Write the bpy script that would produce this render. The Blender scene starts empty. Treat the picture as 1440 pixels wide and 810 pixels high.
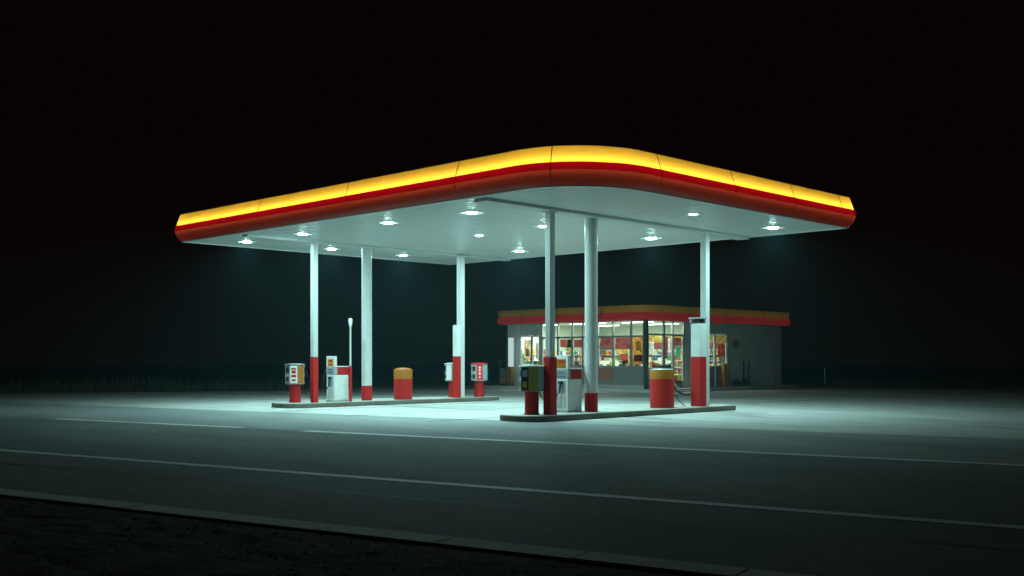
import bpy, math, random
from mathutils import Vector, noise
random.seed(7)
R = math.radians
sc = bpy.context.scene
COL = sc.collection

# ------------------------------------------------------------------ materials
def new_mat(name):
    m = bpy.data.materials.new(name); m.use_nodes = True
    nt = m.node_tree
    for n in list(nt.nodes): nt.nodes.remove(n)
    out = nt.nodes.new('ShaderNodeOutputMaterial')
    return m, nt, out

def N(nt, kind, **kw):
    n = nt.nodes.new(kind)
    for k, v in kw.items():
        if k in n.inputs: n.inputs[k].default_value = v
        else: setattr(n, k, v)
    return n

def paint(name, col, rough=0.45, metal=0.0, var=0.12, scale=3.0, bump=0.0, bscale=60.0, spec=0.5, dirt=None, dirt_amt=0.0, dirt_scale=1.5, coat=0.0):
    """painted / solid surface with uneven tone, optional dirt blotches and fine bump"""
    m, nt, out = new_mat(name)
    b = N(nt, 'ShaderNodeBsdfPrincipled', Roughness=rough, Metallic=metal)
    b.inputs['Specular IOR Level'].default_value = spec
    b.inputs['Coat Weight'].default_value = coat
    tc = N(nt, 'ShaderNodeTexCoord')
    no = N(nt, 'ShaderNodeTexNoise', Scale=scale, Detail=6.0, Roughness=0.6)
    nt.links.new(tc.outputs['Object'], no.inputs['Vector'])
    mix = N(nt, 'ShaderNodeMix', data_type='RGBA')
    nt.links.new(no.outputs['Fac'], mix.inputs['Factor'])
    lo = tuple(max(0, c * (1 - var)) for c in col) + (1,)
    hi = tuple(min(1, c * (1 + var)) for c in col) + (1,)
    mix.inputs['A'].default_value = lo; mix.inputs['B'].default_value = hi
    last = mix.outputs['Result']
    if dirt:
        n2 = N(nt, 'ShaderNodeTexNoise', Scale=dirt_scale, Detail=9.0, Roughness=0.72)
        nt.links.new(tc.outputs['Object'], n2.inputs['Vector'])
        rp = N(nt, 'ShaderNodeMapRange'); rp.inputs['From Min'].default_value = 0.48; rp.inputs['From Max'].default_value = 0.75
        rp.inputs['To Max'].default_value = dirt_amt
        nt.links.new(n2.outputs['Fac'], rp.inputs['Value'])
        m2 = N(nt, 'ShaderNodeMix', data_type='RGBA'); m2.inputs['B'].default_value = tuple(dirt) + (1,)
        nt.links.new(rp.outputs['Result'], m2.inputs['Factor']); nt.links.new(last, m2.inputs['A'])
        last = m2.outputs['Result']
    nt.links.new(last, b.inputs['Base Color'])
    if bump:
        n3 = N(nt, 'ShaderNodeTexNoise', Scale=bscale, Detail=4.0)
        nt.links.new(tc.outputs['Object'], n3.inputs['Vector'])
        bp = N(nt, 'ShaderNodeBump', Strength=bump, Distance=0.01)
        nt.links.new(n3.outputs['Fac'], bp.inputs['Height']); nt.links.new(bp.outputs['Normal'], b.inputs['Normal'])
    nt.links.new(b.outputs['BSDF'], out.inputs['Surface'])
    return m

def emit(name, col, s):
    m, nt, out = new_mat(name)
    e = N(nt, 'ShaderNodeEmission', Strength=s); e.inputs['Color'].default_value = tuple(col) + (1,)
    nt.links.new(e.outputs['Emission'], out.inputs['Surface'])
    return m

def acrylic(name, trans, diff, w, rough=0.25):
    """translucent sign plastic lit by the tube behind it"""
    m, nt, out = new_mat(name)
    b = N(nt, 'ShaderNodeBsdfPrincipled', Roughness=rough); b.inputs['Base Color'].default_value = tuple(diff) + (1,)
    t = N(nt, 'ShaderNodeBsdfTranslucent'); t.inputs['Color'].default_value = tuple(trans) + (1,)
    mx = N(nt, 'ShaderNodeMixShader', Fac=w)
    nt.links.new(b.outputs['BSDF'], mx.inputs[1]); nt.links.new(t.outputs['BSDF'], mx.inputs[2])
    nt.links.new(mx.outputs['Shader'], out.inputs['Surface'])
    return m

def glass(name, tint=(0.93, 0.97, 0.96)):
    m, nt, out = new_mat(name)
    t = N(nt, 'ShaderNodeBsdfTransparent'); t.inputs['Color'].default_value = tuple(tint) + (1,)
    g = N(nt, 'ShaderNodeBsdfGlossy', Roughness=0.02)
    lw = N(nt, 'ShaderNodeLayerWeight', Blend=0.5)
    pw = N(nt, 'ShaderNodeMath', operation='POWER'); pw.inputs[1].default_value = 5.0
    nt.links.new(lw.outputs['Facing'], pw.inputs[0])
    f = N(nt, 'ShaderNodeMath', operation='MULTIPLY_ADD'); f.inputs[1].default_value = 0.95; f.inputs[2].default_value = 0.035
    nt.links.new(pw.outputs[0], f.inputs[0])
    mx = N(nt, 'ShaderNodeMixShader')
    nt.links.new(f.outputs[0], mx.inputs[0]); nt.links.new(t.outputs['BSDF'], mx.inputs[1]); nt.links.new(g.outputs['BSDF'], mx.inputs[2])
    nt.links.new(mx.outputs['Shader'], out.inputs['Surface'])
    return m

def ground_mat(name, lo, hi, fine=180.0, patch=0.35, rough=0.9, bump=0.5, stretch=(1, 1, 1), bdist=0.006, stain=None, stain_amt=0.5):
    m, nt, out = new_mat(name)
    b = N(nt, 'ShaderNodeBsdfPrincipled', Roughness=rough); b.inputs['Specular IOR Level'].default_value = 0.25
    tc = N(nt, 'ShaderNodeTexCoord'); mp = N(nt, 'ShaderNodeMapping'); mp.inputs['Scale'].default_value = stretch
    nt.links.new(tc.outputs['Object'], mp.inputs['Vector'])
    a = N(nt, 'ShaderNodeTexNoise', Scale=patch, Detail=8.0, Roughness=0.65); nt.links.new(mp.outputs['Vector'], a.inputs['Vector'])
    f = N(nt, 'ShaderNodeTexNoise', Scale=fine, Detail=3.0, Roughness=0.7); nt.links.new(tc.outputs['Object'], f.inputs['Vector'])
    f2 = N(nt, 'ShaderNodeTexNoise', Scale=fine * 0.16, Detail=3.0, Roughness=0.7); nt.links.new(tc.outputs['Object'], f2.inputs['Vector'])
    add = N(nt, 'ShaderNodeMath', operation='MULTIPLY_ADD'); add.inputs[1].default_value = 0.45
    nt.links.new(f.outputs['Fac'], add.inputs[0])
    ad0 = N(nt, 'ShaderNodeMath', operation='MULTIPLY_ADD'); ad0.inputs[1].default_value = 0.35; ad0.inputs[2].default_value = 0.0
    nt.links.new(f2.outputs['Fac'], ad0.inputs[0])
    sc_ = N(nt, 'ShaderNodeMath', operation='MULTIPLY_ADD'); sc_.inputs[1].default_value = 0.6; nt.links.new(a.outputs['Fac'], sc_.inputs[0])
    nt.links.new(ad0.outputs[0], sc_.inputs[2]); nt.links.new(sc_.outputs[0], add.inputs[2])
    rp = N(nt, 'ShaderNodeMapRange'); rp.inputs['From Min'].default_value = 0.54; rp.inputs['From Max'].default_value = 0.84
    nt.links.new(add.outputs[0], rp.inputs['Value'])
    mx = N(nt, 'ShaderNodeMix', data_type='RGBA'); mx.inputs['A'].default_value = tuple(lo) + (1,); mx.inputs['B'].default_value = tuple(hi) + (1,)
    nt.links.new(rp.outputs['Result'], mx.inputs['Factor']); last = mx.outputs['Result']
    if stain:
        s = N(nt, 'ShaderNodeTexNoise', Scale=0.55, Detail=10.0, Roughness=0.7); nt.links.new(mp.outputs['Vector'], s.inputs['Vector'])
        r2 = N(nt, 'ShaderNodeMapRange'); r2.inputs['From Min'].default_value = 0.52; r2.inputs['From Max'].default_value = 0.72; r2.inputs['To Max'].default_value = stain_amt
        nt.links.new(s.outputs['Fac'], r2.inputs['Value'])
        m2 = N(nt, 'ShaderNodeMix', data_type='RGBA'); m2.inputs['B'].default_value = tuple(stain) + (1,)
        nt.links.new(r2.outputs['Result'], m2.inputs['Factor']); nt.links.new(last, m2.inputs['A']); last = m2.outputs['Result']
    nt.links.new(last, b.inputs['Base Color'])
    bp = N(nt, 'ShaderNodeBump', Strength=bump, Distance=bdist)
    nt.links.new(add.outputs[0], bp.inputs['Height']); nt.links.new(bp.outputs['Normal'], b.inputs['Normal'])
    nt.links.new(b.outputs['BSDF'], out.inputs['Surface'])
    return m

def goods_mat(name):
    """packaging: every packet its own colour (random per mesh island)"""
    m, nt, out = new_mat(name)
    b = N(nt, 'ShaderNodeBsdfPrincipled', Roughness=0.4)
    g = N(nt, 'ShaderNodeNewGeometry'); cr = N(nt, 'ShaderNodeValToRGB'); cr.color_ramp.interpolation = 'CONSTANT'
    cols = [(0.4, 0.05, 0.05), (0.8, 0.75, 0.65), (0.7, 0.35, 0.03), (0.05, 0.22, 0.09), (0.7, 0.66, 0.5), (0.6, 0.45, 0.3), (0.05, 0.12, 0.3), (0.8, 0.8, 0.78), (0.45, 0.05, 0.06), (0.2, 0.12, 0.08)]
    el = cr.color_ramp.elements
    el[0].color = cols[0] + (1,); el[1].position = 0.1; el[1].color = cols[1] + (1,)
    for i in range(2, 10):
        e = el.new(i * 0.1); e.color = cols[i] + (1,)
    nt.links.new(g.outputs['Random Per Island'], cr.inputs['Fac']); nt.links.new(cr.outputs['Color'], b.inputs['Base Color'])
    nt.links.new(b.outputs['BSDF'], out.inputs['Surface'])
    return m

M = dict(
    apron=ground_mat('worn_asphalt', (0.15, 0.16, 0.158), (0.33, 0.34, 0.335), fine=120, patch=0.3, bump=0.5, stretch=(1.0, 0.35, 1), stain=(0.15, 0.15, 0.148), stain_amt=0.55),
    asphalt=ground_mat('asphalt', (0.066, 0.078, 0.077), (0.215, 0.236, 0.232), fine=42, patch=0.25, bump=1.0, bdist=0.012, stretch=(1.0, 0.35, 1), stain=(0.05, 0.05, 0.05), stain_amt=0.5),
    concrete=ground_mat('concrete', (0.36, 0.36, 0.345), (0.54, 0.535, 0.51), fine=90, patch=0.5, rough=0.8, bump=0.25, stretch=(1.0, 0.4, 1), stain=(0.19, 0.19, 0.18), stain_amt=0.8),
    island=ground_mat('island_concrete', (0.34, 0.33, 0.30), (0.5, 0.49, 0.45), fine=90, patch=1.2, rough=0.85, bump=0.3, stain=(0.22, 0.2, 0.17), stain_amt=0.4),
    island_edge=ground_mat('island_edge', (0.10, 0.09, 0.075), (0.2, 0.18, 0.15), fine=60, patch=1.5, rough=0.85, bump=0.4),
    kerb=ground_mat('kerb_stone', (0.6, 0.6, 0.58), (0.8, 0.8, 0.77), fine=70, patch=1.0, rough=0.85, bump=0.4, stain=(0.14, 0.13, 0.12), stain_amt=0.5),
    marking=ground_mat('road_marking', (0.55, 0.55, 0.54), (0.86, 0.86, 0.84), fine=110, patch=1.6, rough=0.7, bump=0.3, stain=(0.12, 0.12, 0.12), stain_amt=0.5),
    joint=paint('joint_sealant', (0.03, 0.03, 0.03), rough=0.7),
    dirt=ground_mat('verge_soil', (0.02, 0.013, 0.010), (0.16, 0.105, 0.078), fine=45, patch=1.5, rough=1.0, bump=1.0, bdist=0.05),
    grass=acrylic('verge_grass', (0.16, 0.14, 0.09), (0.13, 0.11, 0.07), 0.5, rough=0.8),
    gravel=paint('gravel_stone', (0.2, 0.16, 0.13), rough=0.9, var=0.6, scale=1.5),
    reeds=paint('dry_reeds', (0.09, 0.085, 0.055), rough=0.8, var=0.5, scale=0.8),
    white=paint('white_enamel', (0.74, 0.75, 0.74), rough=0.32, var=0.05, dirt=(0.42, 0.4, 0.36), dirt_amt=0.4, dirt_scale=2.5),
    column=paint('column_paint', (0.60, 0.61, 0.60), rough=0.35, var=0.05, dirt=(0.4, 0.38, 0.34), dirt_amt=0.3, dirt_scale=1.2),
    red=paint('red_enamel', (0.50, 0.014, 0.012), spec=0.25, rough=0.5, var=0.14, dirt=(0.14, 0.02, 0.018), dirt_amt=0.5, dirt_scale=3.0),
    bright_red=paint('bright_red_plastic', (0.75, 0.03, 0.04), rough=0.3, var=0.08),
    yellow=paint('yellow_enamel', (0.42, 0.135, 0.010), spec=0.3, rough=0.45, var=0.12, dirt=(0.3, 0.17, 0.04), dirt_amt=0.5, dirt_scale=3.0),
    olive=paint('olive_panel', (0.34, 0.27, 0.03), rough=0.4),
    cream=paint('cream_panel', (0.72, 0.62, 0.42), rough=0.5, var=0.15, scale=8),
    grey=paint('grey_panel', (0.36, 0.38, 0.39), rough=0.45, dirt=(0.2, 0.2, 0.2), dirt_amt=0.4, dirt_scale=3),
    bluegrey=paint('blue_grey_panel', (0.32, 0.40, 0.47), rough=0.45),
    teal=paint('pale_teal_metal', (0.45, 0.6, 0.58), rough=0.4),
    dark=paint('dark_plastic', (0.022, 0.024, 0.024), rough=0.35, var=0.2),
    rubber=paint('black_rubber', (0.015, 0.015, 0.015), rough=0.6),
    steel=paint('galvanised_steel', (0.45, 0.46, 0.46), rough=0.4, metal=0.8, var=0.15, scale=12),
    frame=paint('aluminium_frame', (0.5, 0.52, 0.52), rough=0.35, metal=0.3),
    darkframe=paint('dark_frame', (0.09, 0.1, 0.1), rough=0.4),
    soffit=paint('soffit_sheet', (0.64, 0.66, 0.65), rough=0.34, var=0.05, scale=0.8, spec=0.5, dirt=(0.48, 0.48, 0.46), dirt_amt=0.4, dirt_scale=0.7),
    beam=paint('beam_grey', (0.55, 0.57, 0.57), rough=0.45),
    roof=paint('roof_sheet', (0.2, 0.2, 0.2), rough=0.6),
    inner=paint('lightbox_grey', (0.12, 0.12, 0.115), rough=0.8, var=0.02),
    siding=paint('corrugated_siding', (0.70, 0.75, 0.76), rough=0.42, var=0.07, scale=1.2, dirt=(0.4, 0.42, 0.41), dirt_amt=0.4, dirt_scale=0.8),
    store_yellow=paint('store_yellow_band', (0.80, 0.40, 0.03), rough=0.35, var=0.08, scale=1.0, dirt=(0.3, 0.17, 0.03), dirt_amt=0.4, dirt_scale=1.5),
    store_red=paint('store_red_roll', (0.75, 0.04, 0.045), rough=0.22, var=0.08, scale=1.0, coat=0.3),
    seam=paint('seam_strip', (0.22, 0.12, 0.03), rough=0.5),
    int_wall=paint('shop_wall', (0.62, 0.7, 0.58), rough=0.7, var=0.06),
    int_red=paint('shop_red_band', (0.33, 0.04, 0.035), rough=0.5, var=0.15, scale=4),
    int_yellow=paint('shop_yellow_band', (0.75, 0.42, 0.05), rough=0.5, var=0.15, scale=4),
    int_floor=paint('shop_floor', (0.4, 0.38, 0.35), rough=0.3, var=0.1),
    int_ceiling=paint('shop_ceiling', (0.78, 0.8, 0.76), rough=0.8, var=0.03),
    salmon=paint('salmon_panel', (0.6, 0.25, 0.18), rough=0.5, var=0.1),
    green=paint('green_card', (0.05, 0.25, 0.12), rough=0.5, var=0.3, scale=10),
    paper=paint('white_card', (0.8, 0.8, 0.77), rough=0.6, var=0.08, scale=10),
    tan=paint('tan_card', (0.6, 0.42, 0.26), rough=0.6, var=0.35, scale=9),
    orange=paint('orange_card', (0.72, 0.26, 0.03), rough=0.5, var=0.45, scale=7),
    cardboard=paint('cardboard', (0.5, 0.36, 0.2), rough=0.8, var=0.15, scale=8),
    weed=paint('weed_leaf', (0.05, 0.08, 0.03), rough=0.7, var=0.4, scale=20),
    goods=goods_mat('packet_goods'),
    glass=glass('window_glass'),
    ac_yellow=acrylic('yellow_acrylic', (0.90, 0.53, 0.042), (0.6, 0.27, 0.02), 0.6),
    ac_shop_yellow=acrylic('shop_yellow_acrylic', (0.5, 0.34, 0.03), (0.7, 0.36, 0.03), 0.45, rough=0.3),
    ac_shop_red=acrylic('shop_red_acrylic', (1.0, 0.05, 0.06), (0.75, 0.035, 0.04), 0.36, rough=0.2),
    ac_red=acrylic('deep_red_acrylic', (0.17, 0.0008, 0.003), (0.3, 0.006, 0.008), 0.6),
    ac_rust=acrylic('rust_red_acrylic', (0.42, 0.05, 0.022), (0.45, 0.03, 0.022), 0.5, rough=0.35),
)
LIGHT = (0.545, 1.0, 0.965)
M['lens'] = emit('lamp_lens', LIGHT, 400.0)
M['tube'] = emit('fascia_tube', (1.0, 0.94, 0.8), 20.0)
M['added_lower_tube'] = emit('added_lower_glow', (1.0, 0.94, 0.8), 6.0)
M['added_band_tube'] = emit('added_band_glow', (1.0, 0.94, 0.8), 2.2)
M['shop_tube'] = emit('shop_tube', (0.75, 1.0, 0.86), 12.0)
M['glow_white'] = emit('added_glow_white', (0.72, 1.0, 0.95), 0.65)
M['knob'] = paint('white_knob', (0.85, 0.86, 0.85), rough=0.25, var=0.03)

# ------------------------------------------------------------------ mesh builder
ORG = {}
class MB:
    def __init__(s): s.v = []; s.f = []
    def add(s, vs, fs):
        o = len(s.v); s.v += [tuple(p) for p in vs]; s.f += [tuple(i + o for i in f) for f in fs]; return s
    def box(s, x0, x1, y0, y1, z0, z1):
        return s.add([(x, y, z) for z in (z0, z1) for x, y in ((x0, y0), (x1, y0), (x1, y1), (x0, y1))],
                     [(3, 2, 1, 0), (4, 5, 6, 7), (0, 1, 5, 4), (1, 2, 6, 5), (2, 3, 7, 6), (3, 0, 4, 7)])
    def obox(s, c, ang, hx, hy, z0, z1):
        ca, sa = math.cos(ang), math.sin(ang)
        q = [(c[0] + a * ca - b * sa, c[1] + a * sa + b * ca) for a, b in ((-hx, -hy), (hx, -hy), (hx, hy), (-hx, hy))]
        return s.prism(q, z0, z1)
    def prism(s, poly, z0, z1):
        n = len(poly)
        vs = [(x, y, z0) for x, y in poly] + [(x, y, z1) for x, y in poly]
        fs = [tuple(range(n - 1, -1, -1)), tuple(range(n, 2 * n))] + [(i, (i + 1) % n, n + (i + 1) % n, n + i) for i in range(n)]
        return s.add(vs, fs)
    def sheet(s, poly, z):
        return s.add([(x, y, z) for x, y in poly], [tuple(range(len(poly)))])
    def lathe(s, cx, cy, prof, seg=32, caps=True):
        n = len(prof); vs = []
        for r, z in prof:
            for k in range(seg):
                a = 2 * math.pi * k / seg; vs.append((cx + r * math.cos(a), cy + r * math.sin(a), z))
        fs = [(i * seg + k, i * seg + (k + 1) % seg, (i + 1) * seg + (k + 1) % seg, (i + 1) * seg + k) for i in range(n - 1) for k in range(seg)]
        if caps: fs += [tuple(range(seg - 1, -1, -1)), tuple((n - 1) * seg + k for k in range(seg))]
        return s.add(vs, fs)
    def tube(s, pts, r, seg=8, closed=False):
        pts = [Vector(p) for p in pts]; n = len(pts); vs = []
        for i, p in enumerate(pts):
            a = pts[(i - 1) % n] if closed or i else p; b = pts[(i + 1) % n] if closed or i < n - 1 else p
            t = (b - a).normalized()
            u = t.cross(Vector((0, 0, 1)))
            if u.length < 1e-3: u = t.cross(Vector((1, 0, 0)))
            u.normalize(); w = u.cross(t)
            for k in range(seg):
                g = 2 * math.pi * k / seg; q = p + u * (r * math.cos(g)) + w * (r * math.sin(g)); vs.append(tuple(q))
        m = n if closed else n - 1
        fs = [(i * seg + k, ((i + 1) % n) * seg + k, ((i + 1) % n) * seg + (k + 1) % seg, i * seg + (k + 1) % seg) for i in range(m) for k in range(seg)]
        if not closed: fs += [tuple(range(seg)), tuple((n - 1) * seg + k for k in range(seg - 1, -1, -1))]
        return s.add(vs, fs)
    def sweep(s, path, prof, closed=True, loop=False):
        """path: list of (point, outward normal); prof: list of (out, z) -> open strip surface, or a closed section if loop"""
        n, m = len(path), len(prof)
        vs = [(p[0] + nn[0] * o, p[1] + nn[1] * o, z) for p, nn in path for o, z in prof]
        fs = []
        for i in range(n if closed else n - 1):
            j = (i + 1) % n
            for k in range(m if loop else m - 1):
                l = (k + 1) % m
                fs.append((i * m + k, j * m + k, j * m + l, i * m + l))
        if loop and not closed: fs += [tuple(range(m)), tuple((n - 1) * m + k for k in range(m - 1, -1, -1))]
        return s.add(vs, fs)
    def build(s, name, mat, parent=None, bevel=0.0, smooth=False, kind=None, local=False):
        o0 = ORG.get(parent.name, Vector((0, 0, 0))) if parent else Vector((0, 0, 0))
        org = Vector((0, 0, 0)) if local else o0
        me = bpy.data.meshes.new(name)
        me.from_pydata([(x - org.x, y - org.y, z - org.z) for x, y, z in s.v], [], s.f)
        me.update()
        me.materials.append(M[mat] if isinstance(mat, str) else mat)
        o = bpy.data.objects.new(name, me); COL.objects.link(o)
        if parent: o.parent = parent
        ORG[o.name] = o0 if not local else Vector((0, 0, 0))
        if smooth:
            for p in me.polygons: p.use_smooth = True
            try: me.set_sharp_from_angle(angle=R(38))
            except Exception: pass
        if bevel:
            b = o.modifiers.new('bevel', 'BEVEL'); b.width = bevel; b.segments = 2; b.limit_method = 'ANGLE'; b.angle_limit = R(40)
        if kind: o['kind'] = kind
        return o

def tag(o, label=None, cat=None, group=None, kind=None):
    if label: o['label'] = label
    if cat: o['category'] = cat
    if group: o['group'] = group
    if kind: o['kind'] = kind
    return o

def empty(name, loc, label, cat, group=None):
    o = bpy.data.objects.new(name, None); COL.objects.link(o); o.location = loc; o.empty_display_size = 0.2
    ORG[o.name] = Vector(loc)
    return tag(o, label, cat, group)

def copy_tree(o, loc, label=None):
    """a copy of a thing with copies of its parts and sub-parts"""
    def rec(a, par):
        c = a.copy(); COL.objects.link(c)
        if par: c.parent = par
        for ch in list(a.children): rec(ch, c)
        return c
    c = rec(o, None); c.location = loc
    if label: c['label'] = label
    return c

# camera-frame helper: the site axes run along the canopy (x: short side, y: long side), the camera looks along their diagonal
CAM = Vector((-19.03, -17.40, 1.51)); UX, UZ = 0.7018, 0.7124
def cam_xy(X, Z): return (CAM.x + X * UX + Z * UZ, CAM.y - X * UZ + Z * UX)
RN = (0.975, 0.222); RD = (-0.222, 0.975)          # the road: across / along
def road_xy(d, s): return (CAM.x + RN[0] * d + RD[0] * s, CAM.y + RN[1] * d + RD[1] * s)

# ------------------------------------------------------------------ setting: ground
MB().sheet([(-195, -195), (195, -195), (195, 195), (-195, 195)], -0.10).build('ground', 'dirt', kind='structure')
far_edge = [(90, 63), (40, 55), (26, 54), (17.5, 55), (14, 60), (-6, 60), (-11, 50), (-16.7, 48), (-22, 46), (-40, 43), (-90, 37)]
g = MB()
pol = [road_xy(6.93, 80), road_xy(6.93, -60)] + [cam_xy(X, Z) for X, Z in far_edge]
g.prism(pol, -0.08, 0.0).build('road', 'asphalt', kind='structure')
g = MB(); g.sheet([road_xy(16.58, 62), road_xy(16.58, -60), road_xy(21.83, -60), road_xy(21.83, 47)], 0.003).build('apron', 'apron', kind='structure')
# forecourt pad under the canopy
g = MB()
pad = [road_xy(21.8, 46), road_xy(21.8, -60)] + [cam_xy(X, Z - 0.3) for X, Z in far_edge if -30 < X < 60]
g.sheet(pad, 0.004).build('forecourt', 'concrete', kind='structure')
g = MB()
for yy in (1.9, 5.2, 8.6, 12.2): g.box(-2.3, 17.6, yy - 0.012, yy + 0.012, 0.0042, 0.008)
for xx in (2.4, 6.9, 11.2): g.box(xx - 0.012, xx + 0.012, -1.8, 20.5, 0.0046, 0.0084)
g.build('forecourt_joints', 'joint', kind='structure')
# markings
def strip(d0, d1, s0, s1, z, name, mat, wob=0.0, n=60):
    a = []; b = []
    for i in range(n + 1):
        s = s0 + (s1 - s0) * i / n
        w = wob * noise.noise(Vector((s * 0.9, d0, 3.1))) + wob * 0.6 * noise.noise(Vector((s * 4.1, d0, 9.1)))
        a.append(road_xy(d0 + w, s)); b.append(road_xy(d1 + w * 0.8, s))
    m = MB(); vs = [(x, y, z) for x, y in a] + [(x, y, z) for x, y in b]
    m.add(vs, [(i, i + 1, n + 2 + i, n + 1 + i) for i in range(n)])
    return m.build(name, mat, kind='structure')
strip(16.40, 16.64, 15.3, -40, 0.007, 'lane_line', 'marking')
strip(16.48, 16.72, 23.6, 17.2, 0.007, 'lane_line', 'marking')
strip(10.36, 10.56, 70, -40, 0.005, 'edge_line', 'marking', n=120)
strip(9.17, 9.205, 60, -10, 0.003, 'road_crack', 'joint', wob=0.07, n=500)
strip(21.79, 21.82, 44, -50, 0.008, 'road_joint', 'joint', wob=0.03, n=120)
strip(30.6, 30.67, -3, -45, 0.009, 'road_joint', 'joint', wob=0.25, n=300)
strip(23.2, 23.24, -6, -30, 0.009, 'road_joint', 'joint', wob=0.15, n=200)
strip(14.1, 14.12, 40, -40, 0.003, 'road_joint', 'joint', wob=0.05, n=200)
# near kerb of separate stones
g = MB()
for i in range(-34, 62):
    s0, s1 = i * 1.2 + 0.0015, i * 1.2 + 1.1985
    j = random.uniform(-0.006, 0.006)
    g.prism([road_xy(6.60 + j, s0), road_xy(6.92 + j, s0), road_xy(6.92 + j, s1), road_xy(6.60 + j, s1)], -0.15, 0.10 + random.uniform(-0.002, 0.002))
g.build('kerb', 'kerb', bevel=0.010, kind='structure')
# near verge: uneven soil
n1, n2 = 420, 150
g = MB(); vs = []
for i in range(n1 + 1):
    for j in range(n2 + 1):
        s = -22 + 60 * (i / n1); d = 6.605 - 8.0 * (j / n2) ** 1.25
        x, y = road_xy(d, s)
        rough = 0.018 * noise.noise(Vector((x * 2.2, y * 2.2, 2))) + 0.022 * noise.noise(Vector((x * 6, y * 6, 5))) + 0.016 * noise.noise(Vector((x * 15, y * 15, 8)))
        k = min(1.0, (6.605 - d) / 0.35)
        vs.append((x, y, min(0.082 + k * (rough * 0.85 - 0.004 - 0.010 * (6.6 - d)), 0.094)))
g.add(vs, [(i * (n2 + 1) + j, (i + 1) * (n2 + 1) + j, (i + 1) * (n2 + 1) + j + 1, i * (n2 + 1) + j + 1) for i in range(n1) for j in range(n2)])
g.build('verge', 'dirt', smooth=True, kind='structure')
def blades(name, mat, pts, hmin, hmax, w, lean):
    m = MB()
    for x, y, z in pts:
        h = random.uniform(hmin, hmax) * (0.35 + 1.1 * max(0, min(1, 0.5 + 0.9 * noise.noise(Vector((x * 0.35, y * 0.35, 11)))))); a = random.uniform(0, math.tau); l = random.uniform(0.1, lean) * h; b = random.uniform(0, math.tau)
        ww = w * random.uniform(0.6, 1.3)
        dx, dy = math.cos(a) * ww, math.sin(a) * ww; lx, ly = math.cos(b) * l, math.sin(b) * l
        m.add([(x - dx, y - dy, z - 0.02), (x + dx, y + dy, z - 0.02), (x + dx * .7 + lx * .35, y + dy * .7 + ly * .35, z + h * .6), (x - dx * .7 + lx * .35, y - dy * .7 + ly * .35, z + h * .6), (x + lx, y + ly, z + h)],
              [(0, 1, 2, 3), (3, 2, 4)])
    return m.build(name, mat, kind='stuff')
pts = []
while len(pts) < 22000:
    s = random.uniform(-9, 26); d = 6.56 - 5.4 * random.random() ** 1.2
    x, y = road_xy(d, s)
    dens = noise.noise(Vector((x * 0.9, y * 0.9, 7))) + 0.5 * noise.noise(Vector((x * 3, y * 3, 1)))
    if dens < random.uniform(-0.5, 0.6): continue
    pts.append((x, y, 0.06 - 0.010 * (6.6 - d)))
tag(blades('grass', 'grass', pts, 0.02, 0.055, 0.0045, 2.0), 'short dark grass on the verge in front of the kerb', 'grass')
# gravel lying in the soil
g = MB()
for k in range(12000):
    s_ = random.uniform(-9, 27); d_ = 6.55 - 5.2 * random.random() ** 1.3
    x, y = road_xy(d_, s_)
    if noise.noise(Vector((x * 0.8, y * 0.8, 3))) < random.uniform(-0.6, 0.5): continue
    r = 0.004 + 0.009 * random.random() ** 3; z = 0.082 - 0.010 * (6.6 - d_) + r * .2
    a = random.uniform(0, 6.28); e = random.uniform(.6, 1.4)
    q = [(x + r * math.cos(a + k_ * 1.571) * (e if k_ % 2 else 1), y + r * math.sin(a + k_ * 1.571) * (e if k_ % 2 else 1), z + random.uniform(-.2, .2) * r) for k_ in range(4)]
    g.add(q + [(x + r * random.uniform(-.3, .3), y + r * random.uniform(-.3, .3), z + r * random.uniform(.5, .9)), (x, y, z - r)], [(0, 1, 4), (1, 2, 4), (2, 3, 4), (3, 0, 4), (1, 0, 5), (2, 1, 5), (3, 2, 5), (0, 3, 5)])
tag(g.build('gravel', 'gravel', kind='stuff'), 'loose gravel scattered on the dark verge', 'gravel')
# tall dry grass beyond the pavement
pts = []
def edge_z(X):
    e = sorted(far_edge)
    for (x0, z0), (x1, z1) in zip(e, e[1:]):
        if x0 <= X <= x1: return z0 + (z1 - z0) * (X - x0) / (x1 - x0)
    return 60
while len(pts) < 16000:
    X = random.uniform(-38, 42)
    Z = edge_z(X) + 0.3 + 6 * random.random() ** 1.6
    x, y = cam_xy(X, Z)
    if 17.5 < x < 31 and 10.4 < y < 21: continue
    dens = noise.noise(Vector((X * 0.45, Z * 0.3, 4)))
    if dens < random.uniform(-0.7, 0.35): continue
    pts.append((x, y, -0.1))
tag(blades('tall_grass', 'reeds', pts, 0.2, 0.75, 0.02, 0.6), 'tall dry grass along the far edge of the pavement', 'grass')

# ------------------------------------------------------------------ canopy
X0, X1, Y0, Y1 = -2.69, 8.62, -3.32, 13.16; SZ = 5.14
def round_path(x0, x1, y0, y1, radii, step=0.0, seg=20):
    """counter-clockwise path (point, outward normal); radii for corners (x0,y0),(x1,y0),(x1,y1),(x0,y1)"""
    cs = [((x0, y0), 180), ((x1, y0), 270), ((x1, y1), 0), ((x0, y1), 90)]
    sg = [(1, 1), (-1, 1), (-1, -1), (1, -1)]; out = []
    for (c, a0), r, q in zip(cs, radii, sg):
        rx, ry = r if isinstance(r, tuple) else (r, r)
        cx, cy = c[0] + q[0] * rx, c[1] + q[1] * ry
        n = seg if rx > 0.5 else 8
        for i in range(n + 1):
            a = R(a0 + 90 * i / n); nn = Vector((math.cos(a) / rx, math.sin(a) / ry)).normalized(); out.append(((cx + math.cos(a) * rx, cy + math.sin(a) * ry), (nn.x, nn.y)))
    return out
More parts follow.
